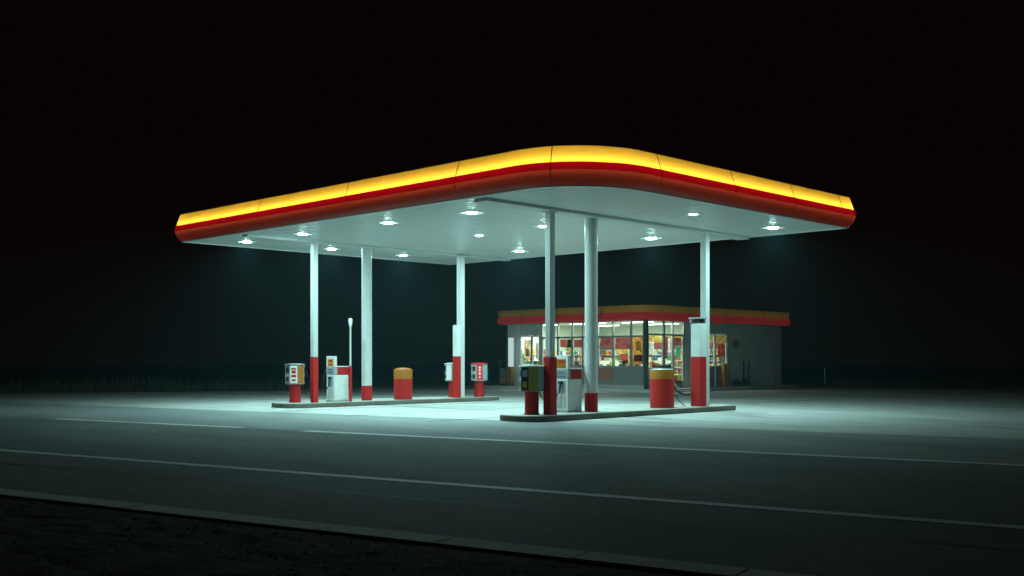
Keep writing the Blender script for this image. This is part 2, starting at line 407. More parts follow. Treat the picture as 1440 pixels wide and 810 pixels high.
can = empty('canopy', ((X0 + X1) / 2, (Y0 + Y1) / 2, 0), 'wide flat forecourt canopy with glowing yellow and red fascia on white columns', 'canopy')
CRX, CRY = 1.95, 1.8
RAD = ((CRX, CRY), 0.12, 0.12, 0.12)
path = round_path(X0, X1, Y0, Y1, RAD)
yprof = [(0.045, 5.962), (0.075, 5.88), (0.12, 5.75), (0.165, 5.605)]
MB().sweep(path, yprof).build('yellow_band', 'ac_yellow', can, smooth=True)
MB().sweep(path, [(0.164, 5.607), (0.168, 5.606), (0.205, 5.60), (0.21, 5.445)]).build('red_stripe', 'ac_red', can, smooth=True)
MB().sweep(path, [(0.206, 5.449), (0.2085, 5.443), (0.20, 5.40), (0.175, 5.33), (0.13, 5.25), (0.07, 5.185), (0.0, 5.14)]).build('lower_band', 'ac_rust', can, smooth=True)
# inside of the light box, tube and roof
MB().sweep(path, [(-0.50, 5.16), (-0.50, 5.96)]).build('light_box_back', 'inner', can)
MB().sweep(path, [(0.0, 5.15), (-0.50, 5.15)]).build('light_box_floor', 'column', can)
MB().sweep(path, [(0.045, 5.955), (-0.5, 5.955)]).build('light_box_lid', 'inner', can)
MB().sweep(path, [(0.02 + .03 * math.cos(R(a)), 5.585 + .03 * math.sin(R(a))) for a in range(0, 360, 45)], loop=True).build('fascia_tube', 'tube', can)
MB().sweep(path, [(-0.48, 5.458), (0.19, 5.458), (0.19, 5.468), (-0.48, 5.468)], loop=True).build('glow_baffle', 'inner', can)  # unseen baffle added to keep the main glow off the lower band
MB().sweep(path, [(0.05, 5.963), (0.052, 5.975), (-0.14, 5.975), (-0.14, 5.963)], loop=True).build('top_trim', 'roof', can)
ip = round_path(X0 + 0.15, X1 - 0.15, Y0 + 0.15, Y1 - 0.15, RAD)
MB().prism([p for p, n in ip], 5.963, 5.985).build('roof_deck', 'roof', can)
MB().sweep(path, [(0.135 + .013 * math.cos(R(a)), 5.432 + .013 * math.sin(R(a))) for a in range(0, 360, 60)], loop=True).build('added_lower_tube', 'added_lower_tube', can)  # unseen tube added so the lower band's glow fades downwards
# seams: thin cover strips across the fascia
full = [(0.045, 5.962), (0.075, 5.88), (0.12, 5.75), (0.165, 5.606), (0.206, 5.60), (0.211, 5.445), (0.20, 5.40), (0.175, 5.33), (0.13, 5.25), (0.07, 5.185), (0.003, 5.145)]
def seam(p, nn):
    t = (-nn[1], nn[0]); h = 0.009
    m = MB()
    a = [((p[0] - t[0] * h, p[1] - t[1] * h), nn), ((p[0] + t[0] * h, p[1] + t[1] * h), nn)]
    m.sweep(a, [(o + 0.006, z) for o, z in full] + [(o - 0.004, z) for o, z in reversed(full)], closed=False, loop=True)
    m.build('seam_strip', 'seam', can)
for y in (0.32, 4.42, 8.50): seam((X0, y), (-1, 0))
for x in (-0.3, 2.6, 5.35, 7.9): seam((x, Y0), (0, -1))
a = R(225 - 19); nv = Vector((math.cos(a) / CRX, math.sin(a) / CRY)).normalized(); seam((X0 + CRX + CRX * math.cos(a), Y0 + CRY + CRY * math.sin(a)), (nv.x, nv.y))
for y in (0.7, 4.8, 8.9): seam((X1, y), (1, 0))
for x in (0.1, 2.9, 5.7): seam((x, Y1), (0, 1))
# soffit: ribbed sheet with ribs along y, clipped to the rounded outline
g = MB(); pitch = 0.24; x = X0
def y_range(x):
    if x < X0 + CRX: lo = Y0 + CRY - CRY * math.sqrt(max(0, 1 - ((X0 + CRX - x) / CRX) ** 2))
    else: lo = Y0
    return lo, Y1
rows = []
x = X0 + 0.002
while x < X1:
    for dx, dz in ((0, 0), (0.04, -0.002), (pitch - 0.075, -0.002), (pitch - 0.035, 0), (pitch - 0.03, 0.014), (pitch - 0.005, 0.014)):
        if x + dx < X1: rows.append((x + dx, SZ + 0.003 + dz))
    x += pitch
rows.append((X1 - 0.002, SZ + 0.001))
vs = []; ny = 24
for xx, zz in rows:
    lo, hi = y_range(xx)
    for j in range(ny + 1): vs.append((xx, lo + (hi - lo) * j / ny, zz))
fs = [(i * (ny + 1) + j, i * (ny + 1) + j + 1, (i + 1) * (ny + 1) + j + 1, (i + 1) * (ny + 1) + j) for i in range(len(rows) - 1) for j in range(ny)]
g.add(vs, fs).build('soffit', 'soffit', can)
MB().prism([p for p, n in round_path(X0 + 0.02, X1 - 0.02, Y0 + 0.02, Y1 - 0.02, RAD)], 5.160, 5.17).build('soffit_backing', 'roof', can)
for yy, w in ((0.05, 0.20), (10.0, 0.14)):
    MB().box(X0 + 0.35, X1 - 0.05, yy - w, yy + w, 5.065, 5.138).build('beam', 'beam', can, bevel=0.008)
# edge trim inside the fascia
MB().sweep(path, [(-0.015, 5.118), (-0.015, 5.139), (-0.10, 5.139), (-0.10, 5.118)], loop=True).build('edge_trim', 'white', can)

def sq_col(x, y, half, zr, label, clad=None, base=True):
    g = MB(); g.box(x - half, x + half, y - half, y + half, zr if base else 0.1505, 5.066)
    c = g.build('column', 'column', can, bevel=0.012); c['label'] = label
    hr = clad or half + 0.006
    if base: MB().box(x - hr, x + hr, y - hr, y + hr, 0.15, zr).build('red_base', 'red', c, bevel=0.014)
    MB().box(x - half - .05, x + half + .05, y - half - .05, y + half + .05, 5.04, 5.0655).build('head_plate', 'column', c)
    return c
def rd_col(x, y, r, zr, label):
    c = MB().lathe(x, y, [(r, zr), (r, 5.137)], 40).build('column', 'column', can, smooth=True); c['label'] = label
    MB().lathe(x, y, [(r + 0.006, 0.15), (r + 0.006, zr)], 40).build('red_base', 'red', c, smooth=True)
    return c
A = sq_col(0, 0.05, 0.085, 1.545, 'slim white column with a tall red base at the front of the near island', clad=0.12)
D = sq_col(0.09, 10.0, 0.085, 1.55, 'slim white column with a tall red base at the front of the far island', clad=0.092)
B = rd_col(1.76, 0.24, 0.166, 0.63, 'thick round white column with a low red base on the near island')
E_ = rd_col(2.25, 10.17, 0.166, 0.63, 'thick round white column with a low red base on the far island')
C_ = sq_col(6.60, 0.08, 0.095, 0.8, 'white column behind a tall white and red cladding box on the near island', base=False)
F_ = sq_col(6.09, 9.85, 0.10, 0.8, 'white column behind a tall grey and red cladding box on the far island', base=False)
# tall cladding boxes fixed to columns C and F
def clad(c, x0, x1, y0, y1, ztop, zr, cap):
    MB().box(x0 - .004, x1 + .004, y0 - .004, y1 + .004, 0.152, zr).build('red_cladding', 'red', c, bevel=0.012)
    MB().box(x0, x1, y0, y1, zr, ztop).build('white_cladding', 'white', c, bevel=0.012)
    if cap:
        m = MB(); m.box(x0 - .05, x1 + .03, y0 - .02, y1 + .05, ztop + 0.13, ztop + 0.17)
        m.box(x0 - .03, x0 + .04, y1 - .03, y1 + .02, ztop, ztop + 0.13); m.box(x1 - .05, x1 + .0, y0 + .01, y0 + .07, ztop, ztop + 0.13)
        m.build('cap_bracket', 'grey', c, bevel=0.005)
        MB().box(x0 + .06, x1 - .06, y0 + .05, y1 - .06, ztop + .002, ztop + 0.128).build('cap_hole_fill', 'dark', c)  # dark block stands in for the shaded hole under the cap
clad(C_, 6.10, 6.40, -0.10, 0.22, 2.50, 1.555, True)
clad(F_, 5.78, 5.98, 9.72, 9.92, 2.66, 1.58, False)

# ------------------------------------------------------------------ pump islands
def island(x0, x1, y0, y1, label):
    pth = round_path(x0, x1, y0, y1, (0.55, 0.12, 0.12, 0.55))
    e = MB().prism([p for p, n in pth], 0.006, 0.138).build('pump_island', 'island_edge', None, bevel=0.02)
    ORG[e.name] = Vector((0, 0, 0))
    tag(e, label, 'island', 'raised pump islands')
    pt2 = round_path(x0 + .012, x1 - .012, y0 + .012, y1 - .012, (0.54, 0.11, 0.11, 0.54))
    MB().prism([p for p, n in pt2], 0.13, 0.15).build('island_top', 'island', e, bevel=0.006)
    return e
island(-0.95, 7.70, -0.30, 1.15, 'raised concrete pump island nearest the road, dark kerb edge')
island(-0.95, 7.85, 9.66, 11.15, 'raised concrete pump island farther back, to the left of the canopy')

# ------------------------------------------------------------------ downlights
def make_light(x, y, label, size, P, lens):
    t = empty('canopy_light', (x, y, SZ), label, 'ceiling light', 'round downlights in the canopy soffit')
    r = 0.30 * size
    MB().lathe(0, 0, [(r - .10, -0.002), (r - .03, -0.014), (r, -0.010), (r + .01, -0.001)], 40, caps=False).build('trim_ring', 'white', t, smooth=True, local=True)
    q = 0.13 * size
    MB().lathe(0, 0, [(0.012, -0.030), (q * .5, -0.028), (q * .85, -0.020), (q, -0.010), (q, -0.003)], 32).build('lens', lens, t, smooth=True, local=True)
    MB().lathe(0, 0, [(q + .004, -0.004), (r - .095, -0.004), (r - .095, -0.002), (q + .004, -0.002), (q + .004, -0.004)], 40, caps=False).build('reflector', 'grey', t, smooth=True, local=True)
    L = bpy.data.lights.new('downlight', 'AREA'); L.shape = 'DISK'; L.size = 0.22 * size; L.energy = P; L.color = LIGHT; L.spread = R(172)
    o = bpy.data.objects.new('downlight', L); COL.objects.link(o); o.parent = t; o.location = (0, 0, -0.036)
    return t
dim = emit('dim_lens', LIGHT, 40.0)
PW = 118.0
for x, y, lab, s, p, l in (
    (-0.85, 1.92, 'large bright downlight at the front end of the dark beam, left of the near columns', 1.1, 1.35, 'lens'),
    (-1.08, 4.92, 'bright downlight above and right of the thick far column top', 1.0, 1.0, 'lens'),
    (-1.19, 8.74, 'downlight above the slim far column, close to the left fascia', 1.0, 0.9, 'lens'),
    (-1.22, 11.74, 'bright downlight in the far left tip of the canopy', 1.0, 1.0, 'lens'),
    (1.91, 11.63, 'downlight between the slim and thick column tops of the far island', 1.0, 1.0, 'lens'),
    (4.98, 11.63, 'downlight at the back edge between the thick column and the boxed far column', 1.0, 1.0, 'lens'),
    (6.78, 7.68, 'downlight at the back edge left of the slim near column', 1.1, 1.0, 'lens'),
    (2.67, 5.33, 'small dim downlight near the middle of the soffit', 0.8, 0.25, dim),
    (2.40, 2.48, 'downlight partly hidden behind the slim near column', 1.0, 1.0, 'lens'),
    (6.60, 4.30, 'small dim downlight partly hidden behind the thick near column', 0.8, 0.4, dim),
    (6.83, 2.17, 'large bright downlight right of the thick near column by the back edge', 1.2, 1.1, 'lens'),
    (3.24, -1.86, 'small dim downlight in the front strip above the boxed near column', 0.8, 0.25, dim),
    (7.09, -1.83, 'large bright downlight near the right end of the canopy', 1.1, 1.0, 'lens')):
    make_light(x, y, lab, s, PW * p, l)

# ------------------------------------------------------------------ island furniture
def octagon(r, a0):
    return [(r * math.cos(R(a0 + 22.5 + 45 * k)), r * math.sin(R(a0 + 22.5 + 45 * k))) for k in range(8)]
def dispenser(x, y, label, faces, capmat, a0=188, stripes=None):
    """octagonal head on a round red pedestal"""
    t = empty('service_dispenser', (x, y, 0.15), label, 'dispenser', 'octagonal service dispensers on red pedestals')
    MB().lathe(0, 0, [(0.195, 0), (0.195, 0.03), (0.172, 0.035), (0.172, 0.575)], 36).build('pedestal', 'red', t, smooth=True, local=True)
    ri = 0.296 * math.cos(R(22.5))
    MB().prism(octagon(0.296, a0), 0.575, 1.155).build('head', 'grey', t, local=True, bevel=0.008)
    m = MB(); m.prism(octagon(0.325, a0), 1.155, 1.185); m.prism(octagon(0.23, a0), 1.185, 1.205)
    m.build('cap', capmat, t, local=True, bevel=0.008)
    MB().prism(octagon(0.31, a0), 0.565, 0.585).build('rim', 'steel', t, local=True)
    for k, fm in enumerate(faces):
        an = R(a0 + 45 * k); c = (math.cos(an) * (ri + .005), math.sin(an) * (ri + .005))
        p = MB().obox(c, an, 0.006, 0.104, 0.60, 1.14).build('face_panel', fm, t, local=True)
        if fm in ('dark', 'grey'):
            c2 = (math.cos(an) * (ri + .013), math.sin(an) * (ri + .013))
            MB().obox(c2, an, 0.005, 0.07, 0.92, 1.08).build('gauge', 'dark' if fm == 'grey' else 'bluegrey', p, local=True)
            MB().obox(c2, an, 0.005, 0.06, 0.66, 0.80).build('hatch', 'dark' if fm == 'grey' else 'olive', p, local=True)
        if stripes and k == stripes[0]:
            c2 = (math.cos(an) * (ri + .013), math.sin(an) * (ri + .013))
            for q in range(4): MB().obox(c2, an, 0.004, stripes[2] + 0.010 * (q % 2), 0.67 + q * 0.115, 0.72 + q * 0.115 + 0.02 * (q % 3)).build('printed_block', stripes[1], p, local=True)
    # hose looped on the side
    h = [(math.cos(R(a0 - 80)) * 0.31, math.sin(R(a0 - 80)) * 0.31, z) for z in (1.0,)] 
    b = Vector((math.cos(R(a0 + 150)) * 0.33, math.sin(R(a0 + 150)) * 0.33, 0))
    MB().tube([b + Vector((0, 0, 1.0)), b * 1.12 + Vector((0, 0, 0.85)), b * 1.15 + Vector((0, 0, 0.5)), b * 1.0 + Vector((0, 0, 0.3)), b * 0.75 + Vector((0, 0, 0.45)), b * 0.6 + Vector((0, 0, 0.57))], 0.014).build('hose', 'rubber', t, smooth=True, local=True)
    return t
dispenser(-0.32, 0.36, 'octagonal dispenser with black and olive panels on red pedestal on the near island',
          ['dark', 'olive', 'bluegrey', 'grey', 'grey', 'olive', 'grey', 'grey'], 'paper')
dispenser(-0.30, 10.46, 'octagonal dispenser with yellow and white panels on red pedestal on the far island',
          ['grey', 'paper', 'yellow', 'grey', 'grey', 'yellow', 'grey', 'grey'], 'steel', a0=183, stripes=(1, 'red', 0.062))
dispenser(7.07, 9.95, 'bright red octagonal dispenser with white marks right of the boxed far column',
          ['grey', 'bright_red', 'bluegrey', 'grey', 'grey', 'bright_red', 'grey', 'grey'], 'bright_red', a0=186, stripes=(1, 'paper', 0.022))
dispenser(6.25, 10.40, 'pale grey octagonal dispenser half hidden behind the boxed far column',
          ['paper', 'grey', 'paper', 'grey', 'grey', 'paper', 'grey', 'grey'], 'paper', a0=195)

def pump(x, y, label, pic):
    """fuel pump: nozzle face towards -x (depth 0.44 along y), long side 0.53 along x"""
    t = empty('fuel_pump', (x, y, 0.15), label, 'fuel pump', 'white and red fuel pumps')
    W, L = 0.44, 0.54
    MB().box(-.015, L + .015, -.015, W + .015, 0, 0.03).build('plinth', 'grey', t, local=True)
    MB().box(0, L, 0, W, 0.03, 0.84).build('body', 'white', t, local=True, bevel=0.02)
    MB().box(0.06, L - .02, -.008, -.0005, 0.07, 0.80).build('side_door', 'white', t, local=True, bevel=0.006)
    MB().box(0.10, L, 0.006, W - .006, 0.842, 1.085).build('upper_panel', 'red', t, local=True, bevel=0.01)
    MB().box(0.09, L + .02, -.015, W + .015, 1.086, 1.115).build('top_cover', 'white', t, local=True, bevel=0.008)
    u = MB().box(0, 0.098, -.006, W + .006, 0.842, 1.08).build('display_housing', 'grey', t, local=True, bevel=0.008)
    MB().box(-.008, -.0005, 0.05, W - .05, 0.88, 1.04).build('display_screen', 'bluegrey', u, local=True)
    m = MB()
    for z in (0.905, 0.96, 1.01): m.box(-.012, -.0085, 0.08, W - .08, z, z + 0.018)
    m.build('price_digits', 'dark', u, local=True)
    s = MB().box(0.0, 0.085, -.006, W + .006, 1.086, 1.43).build('sign_head', 'white', t, local=True, bevel=0.012)
    p = MB().box(-.006, -.0005, 0.07, W - .07, 1.12, 1.34).build('sign_picture', pic, s, local=True)
    MB().box(-.010, -.0065, 0.10, W - .10, 1.14, 1.20).build('picture_strip', 'yellow', p, local=True)
    MB().box(-.010, -.0065, 0.12, W - .14, 1.25, 1.31).build('picture_mark', 'red', p, local=True)
    # nozzle recess, nozzle and hose
    r = MB().box(-.010, -.0005, 0.08, W - .08, 0.48, 0.80).build('nozzle_recess', 'bluegrey', t, local=True, bevel=0.004)
    m = MB(); m.tube([(-.05, 0.20, 0.76), (-.06, 0.22, 0.66), (-.05, 0.24, 0.55), (-.04, 0.27, 0.50)], 0.022); m.tube([(-.055, 0.21, 0.70), (-.09, 0.16, 0.66), (-.085, 0.17, 0.58)], 0.012)
    m.box(-.08, -.012, 0.16, 0.26, 0.72, 0.78)
    m.build('nozzle', 'dark', r, smooth=True, local=True)
    hs = [(-.04, 0.27, 0.50), (-.09, 0.33, 0.36), (-.12, 0.42, 0.30), (-.10, 0.50, 0.42), (-.05, 0.53, 0.75), (0.0, 0.50, 1.02), (0.05, 0.47, 1.10)]
    MB().tube(hs, 0.015).build('hose', 'rubber', t, smooth=True, local=True)
    m = MB()
    for k in range(6): m.box(0.03 + 0.02 * 0, 0.031, 0, 0, 0, 0) if False else None
    for k in range(7): m.box(-.006, -.0005, 0.07 + k * 0.045, 0.088 + k * 0.045, 0.10, 0.40)
    m.build('vent_grille', 'grey', t, local=True)
    return t
pump(1.0, 0.36, 'white fuel pump with red upper panel and yellow picture sign between the near columns', 'yellow')
pump(0.83, 9.96, 'white fuel pump with red upper panel beside the slim pole on the far island', 'orange')

t = empty('pole', (1.32, 9.80, 0.15), 'slim red and white pole with white egg shaped tip beside the far fuel pump', 'pole')
MB().lathe(0, 0, [(0.045, 0), (0.045, 1.12)], 20).build('red_base', 'red', t, smooth=True, local=True)
MB().lathe(0, 0, [(0.03, 1.12), (0.026, 2.38)], 20).build('shaft', 'column', t, smooth=True, local=True)
MB().lathe(0, 0, [(0.026, 2.36), (0.045, 2.40), (0.056, 2.46), (0.066, 2.53), (0.062, 2.59), (0.04, 2.625), (0.005, 2.635)], 24).build('tip', 'knob', t, smooth=True, local=True)

def bin_(x, y, r, h, yb, label, lid):
    t = empty('litter_drum', (x, y, 0.15), label, 'bin', 'red and yellow litter drums')
    MB().lathe(0, 0, [(r * .985, 0), (r, 0.03), (r, h - yb)], 48).build('body', 'red', t, smooth=True, local=True)
    MB().lathe(0, 0, [(r + .004, h - yb), (r + .004, h - .03), (r - .01, h)], 48).build('yellow_band', 'yellow', t, smooth=True, local=True)
    pr = [(r - .012, h), (r * .8, h + .02), (r * .5, h + .045), (0.02, h + .055)] if lid else [(r - .012, h), (r - .03, h + .012), (0.02, h + .015)]
    MB().lathe(0, 0, pr, 40).build('lid', 'yellow' if lid else 'white', t, smooth=True, local=True)
    return t
bin_(4.785, 0.255, 0.33, 1.06, 0.27, 'red drum bin with yellow rim band on the near island beside the boxed column', False)
bin_(3.62, 9.99, 0.305, 1.0, 0.32, 'red drum bin with ochre yellow band and domed lid on the far island', True)

# air hose coil left beside the bin
m = MB()
pp = [(x + .16, y - .16, z) for x, y, z in [(5.35, 0.70, 1.30), (5.45, 0.70, 1.22), (5.47, 0.70, 0.9), (5.50, 0.68, 0.72), (5.62, 0.62, 0.56), (5.85, 0.5, 0.48), (6.10, 0.42, 0.49), (6.2, 0.38, 0.52)]]
t = empty('air_hose', (5.56, 0.54, 0.15), 'thin stand with dark air hoses curving between the drum bin and the boxed near column', 'air hose')
MB().tube([(5.48, 0.56, 0.15), (5.48, 0.56, 1.32)], 0.018).build('stand', 'steel', t, smooth=True)
MB().tube(pp, 0.022).build('hose', 'rubber', t, smooth=True)
MB().tube([(x, y - .03, z + 0.10 if 0 < i else z - .15) for i, (x, y, z) in enumerate(pp)], 0.016).build('hose', 'grey', t, smooth=True)
MB().tube([(5.49, 0.54, 0.62), (5.66, 0.44, 0.45), (5.84, 0.34, 0.22), (5.91, 0.29, 0.165)], 0.013).build('hose', 'rubber', t, smooth=True)
MB().box(5.42, 5.56, 0.50, 0.62, 1.12, 1.34).build('reel_box', 'dark', t, bevel=0.01)

# ------------------------------------------------------------------ the shop
SX0, SX1, SY0, SY1 = 18.45, 29.85, 11.25, 19.90; SF = 0.20; WT = 3.22
st = empty('shop', ((SX0 + SX1) / 2, (SY0 + SY1) / 2, 0), 'low flat roofed shop with lit windows and a yellow and red roof band', 'shop')
MB().prism([(SX0 - .7, SY0 - .7), (SX1 + 0.6, SY0 - .7), (SX1 + .6, SY1 + .9), (SX0 - .7, SY1 + .9)], 0.003, 0.16).build('plinth', 'kerb', st, bevel=0.02)
MB().box(SX0 + .01, SX1 - .01, SY0 + .01, SY1 - .01, 0.155, SF).build('floor', 'int_floor', st)
# roof and band
sp = round_path(SX0 - .28, SX1 + .28, SY0 - .28, SY1 + .28, (1.02, 0.08, 0.08, 0.08))
MB().prism([p for p, n in sp], 3.84, 3.862).build('roof', 'roof', st)
MB().sweep(sp, [(0.0, 3.553), (0.02, 3.556), (0.07, 3.83), (0.06, 3.865), (-.01, 3.868)]).build('yellow_band', 'ac_shop_yellow', st, smooth=True)
MB().sweep(sp, [(-.14 + .03 * math.cos(R(a)), 3.50 + .03 * math.sin(R(a))) for a in range(0, 360, 45)], loop=True).build('fascia_tube', 'added_band_tube', st)  # unseen tube added to brighten the shop band
MB().sweep(sp, [(-.27, 3.2), (-.27, 3.835)]).build('light_box_back', 'inner', st)
rp = [(-.05 + 0.17 * math.cos(R(a)), 3.365 + 0.186 * math.sin(R(a))) for a in range(-90, 91, 15)]
MB().sweep(sp, rp).build('red_roll', 'ac_shop_red', st, smooth=True)
MB().sweep(sp, [(-.04, 3.165), (-.04, 3.183), (-.34, 3.183), (-.34, 3.165)], loop=True).build('eave_soffit', 'grey', st)
def sband(p, nn):
    t_ = (-nn[1], nn[0]); h = .015; a_ = [((p[0] - t_[0] * h, p[1] - t_[1] * h), nn), ((p[0] + t_[0] * h, p[1] + t_[1] * h), nn)]
    prof = [(-.05 + 0.175 * math.cos(R(a)), 3.365 + 0.19 * math.sin(R(a))) for a in range(-90, 91, 15)] + [(0.03, 3.56), (0.075, 3.83)]
    MB().sweep(a_, prof + [(-.02, 3.83), (-.06, 3.18)], closed=False, loop=True).build('band_joint', 'seam', st)
for y in (18.5, 16.2, 13.5): sband((SX0 - .28, y), (-1, 0))
for x in (21.4, 24.4, 27.6): sband((x, SY0 - .28), (0, -1))

def corr(x0, y0, x1, y1, z0, z1, nrm, pitch=0.19, dep=0.028):
    """corrugated sheet between two plan points, ridges vertical"""
    L = math.hypot(x1 - x0, y1 - y0); ux, uy = (x1 - x0) / L, (y1 - y0) / L
    s = 0; pr = []
    while s < L - 1e-6:
        for ds, o in ((0, 0), (pitch * .35, 0), (pitch * .5, dep), (pitch * .85, dep)):
            if s + ds < L: pr.append((s + ds, o))
        s += pitch
    pr.append((L, 0))
    vs = [(x0 + ux * a + nrm[0] * o, y0 + uy * a + nrm[1] * o, z) for a, o in pr for z in (z0, z1)]
    m = MB(); m.add(vs, [(2 * i, 2 * i + 2, 2 * i + 3, 2 * i + 1) for i in range(len(pr) - 1)])
    bx0, bx1 = sorted((x0, x1 - nrm[0] * 0 )); by0, by1 = sorted((y0, y1))
    if nrm[0]: m.box(*sorted((x0 - nrm[0] * .006, x0 - nrm[0] * .10)), by0, by1, z0, z1)
    else: m.box(bx0, bx1, *sorted((y0 - nrm[1] * .006, y0 - nrm[1] * .10)), z0, z1)
    return m.build('siding_wall', 'siding', st)
fx = SX0
# front wall (faces -x): siding left of the glazing, with one window
corr(fx, SY1, fx, 19.0, 0.16, WT, (-1, 0)); corr(fx, 19.0, fx, 17.62, 2.60, WT, (-1, 0)); corr(fx, 19.0, fx, 17.62, 0.16, 1.12, (-1, 0)); corr(fx, 17.62, fx, 17.5, 0.16, WT, (-1, 0))
# side wall (faces -y)
fy = SY0
corr(24.86, fy, SX1, fy, 0.16, WT, (0, -1)); corr(21.95, fy, 24.86, fy, 2.68, WT, (0, -1)); corr(21.3, fy, 21.95, fy, 0.16, WT, (0, -1))
# back and right walls
corr(SX1, SY0, SX1, SY1, 0.16, WT, (1, 0)); corr(SX1, SY1, SX0, SY1, 0.16, WT, (0, 1))

def win_front(y1, y0, z0, z1, name='window', fm='frame', t=0.045, sill=False):
    """window in the front wall between y0<y1"""
    m = MB()
    m.box(fx - .03, fx + .05, y0, y0 + t, z0, z1); m.box(fx - .03, fx + .05, y1 - t, y1, z0, z1)
    m.box(fx - .03, fx + .05, y0 + t, y1 - t, z0, z0 + t); m.box(fx - .03, fx + .05, y0 + t, y1 - t, z1 - t, z1)
    w = m.build(name, fm, st)
    MB().box(fx + .006, fx + .014, y0 + t, y1 - t, z0 + t, z1 - t).build('pane', 'glass', w)
    return w
def win_side(x0, x1, z0, z1, name='window', fm='frame', t=0.045):
    m = MB()
    m.box(x0, x0 + t, fy - .03, fy + .05, z0, z1); m.box(x1 - t, x1, fy - .03, fy + .05, z0, z1)
    m.box(x0 + t, x1 - t, fy - .03, fy + .05, z0, z0 + t); m.box(x0 + t, x1 - t, fy - .03, fy + .05, z1 - t, z1)
    w = m.build(name, fm, st)
    MB().box(x0 + t, x1 - t, fy + .006, fy + .014, z0 + t, z1 - t).build('pane', 'glass', w)
    return w
win_front(18.96, 18.17, 1.14, 2.59); win_front(18.16, 17.64, 1.14, 2.59)
ed = [17.49, 16.45, 15.55, 14.9, 14.0, 13.1, 12.08, 11.37]
for i, (a, b) in enumerate(zip(ed, ed[1:])):
    win_front(a - .003, b + .003, 1.12, 2.50, t=0.05 if i != 4 else 0.06)
    win_front(a - .003, b + .003, 2.503, WT - .003, t=0.03)
    MB().box(fx - .02, fx + .04, b + .006, a - .006, 0.32, 1.116).build('sill_panel', 'salmon' if i in (4,) else 'grey', st, bevel=0.006)
    if i == 4: MB().box(fx - .026, fx - .021, b + .03, a - .03, 0.34, 0.56).build('kick_panel', 'grey', st)
MB().box(fx - .02, fx + .04, 11.37, 17.49, 0.16, 0.315).build('base_course', 'kerb', st)
MB().box(fx - .05, fx + .10, 13.07, 13.13, 1.1, 2.5).build('mullion', 'white', st, bevel=0.005)
MB().box(fx - .04, fx + .10, 11.21, 11.365, 0.16, WT).build('corner_post', 'darkframe', st, bevel=0.01)
# transom in bay 14.0-13.1
MB().box(fx - .02, fx + .03, 13.14, 13.94, 1.99, 2.04).build('transom', 'white', st)
MB().box(fx - .09, fx - .025, 11.4, 17.45, 1.085, 1.118).build('window_ledge', 'frame', st)
# side glazing: two bays, a door, then a window beyond a pier
for a, b in ((18.56, 19.72), (19.78, 20.40)):
    win_side(a, b, 0.95, 2.58); win_side(a, b, 2.585, WT - .003, t=.03)
    MB().box(a, b, fy - .02, fy + .04, 0.16, 0.945).build('sill_panel', 'grey', st, bevel=0.006)
MB().box(19.723, 19.777, fy - .04, fy + .08, 0.16, WT - .003).build('mullion', 'frame', st, bevel=0.005)
d = win_side(20.44, 21.26, 0.20, 2.58, 'door', 'frame', 0.07); win_side(20.44, 21.26, 2.585, WT - .003, t=.03)
MB().tube([(20.56, fy - .03, 1.0), (20.56, fy - .075, 1.02), (20.56, fy - .075, 1.38), (20.56, fy - .03, 1.40)], .013).build('handle', 'steel', d, smooth=True)
MB().box(20.515, 21.185, fy + .0, fy + .004, 0.27, 0.50).build('kick_plate', 'steel', d)
for a, b in ((21.98, 23.78), (23.82, 24.80)):
    win_side(a, b, 1.12, 2.66)
    MB().box(a, b, fy - .02, fy + .04, 0.16, 1.115).build('sill_panel', 'grey', st, bevel=0.006)
MB().box(24.803, 24.858, fy - .07, fy + .06, 0.16, 2.675).build('corner_trim', 'white', st, bevel=0.01)
MB().box(21.95, 24.80, fy - .10, fy - .032, 2.62, 2.66).build('drip_rail', 'white', st)
# thin oval disc for a faint dark patch on the side wall
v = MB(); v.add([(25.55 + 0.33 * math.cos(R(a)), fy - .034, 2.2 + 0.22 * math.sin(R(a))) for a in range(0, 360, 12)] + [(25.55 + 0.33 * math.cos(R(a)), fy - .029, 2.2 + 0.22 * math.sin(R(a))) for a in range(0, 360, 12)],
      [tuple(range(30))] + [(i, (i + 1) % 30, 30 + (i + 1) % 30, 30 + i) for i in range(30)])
v.build('dark_oval_patch', 'grey', st)
# interior shell
RX = 25.2
MB().box(RX, RX + .1, SY0 + .11, SY1 - .11, SF, WT).build('partition', 'int_wall', st)
MB().box(fx + .12, RX, SY1 - .115, SY1 - .105, SF, WT).build('lining', 'int_wall', st)
MB().box(RX - .02, RX - .002, SY0 + .12, SY1 - .13, 2.32, 2.62).build('yellow_header', 'int_yellow', st)
MB().box(RX - .015, RX - .002, SY0 + .12, SY1 - .13, 1.98, 2.318).build('red_header', 'int_red', st)
MB().box(22.3, RX - .03, SY1 - .135, SY1 - .118, 2.1, 2.5).build('red_header', 'int_red', st)
MB().box(fx + .06, SX1 - .12, SY0 + .06, SY1 - .12, WT + .003, WT + .06).build('ceiling', 'int_ceiling', st)
def shop_light(x, y, L_, label):
    t = empty('ceiling_light', (x, y, WT), label, 'ceiling light', 'fluorescent ceiling lights inside the shop')
    MB().box(-.10, .10, -L_ / 2, L_ / 2, -.05, -.002).build('housing', 'white', t, local=True)
    MB().box(-.07, .07, -L_ / 2 + .04, L_ / 2 - .04, -.075, -.052).build('diffuser', 'shop_tube', t, local=True)
    L = bpy.data.lights.new('shop_lamp', 'AREA'); L.shape = 'RECTANGLE'; L.size = 0.2; L.size_y = L_; L.energy = SHOPW; L.color = (0.80, 1.0, 0.86)
    o = bpy.data.objects.new('shop_lamp', L); COL.objects.link(o); o.parent = t; o.location = (0, 0, -.085)
SHOPW = 110
shop_light(19.6, 12.6, 1.8, 'fluorescent ceiling light inside the shop by the glazed corner')
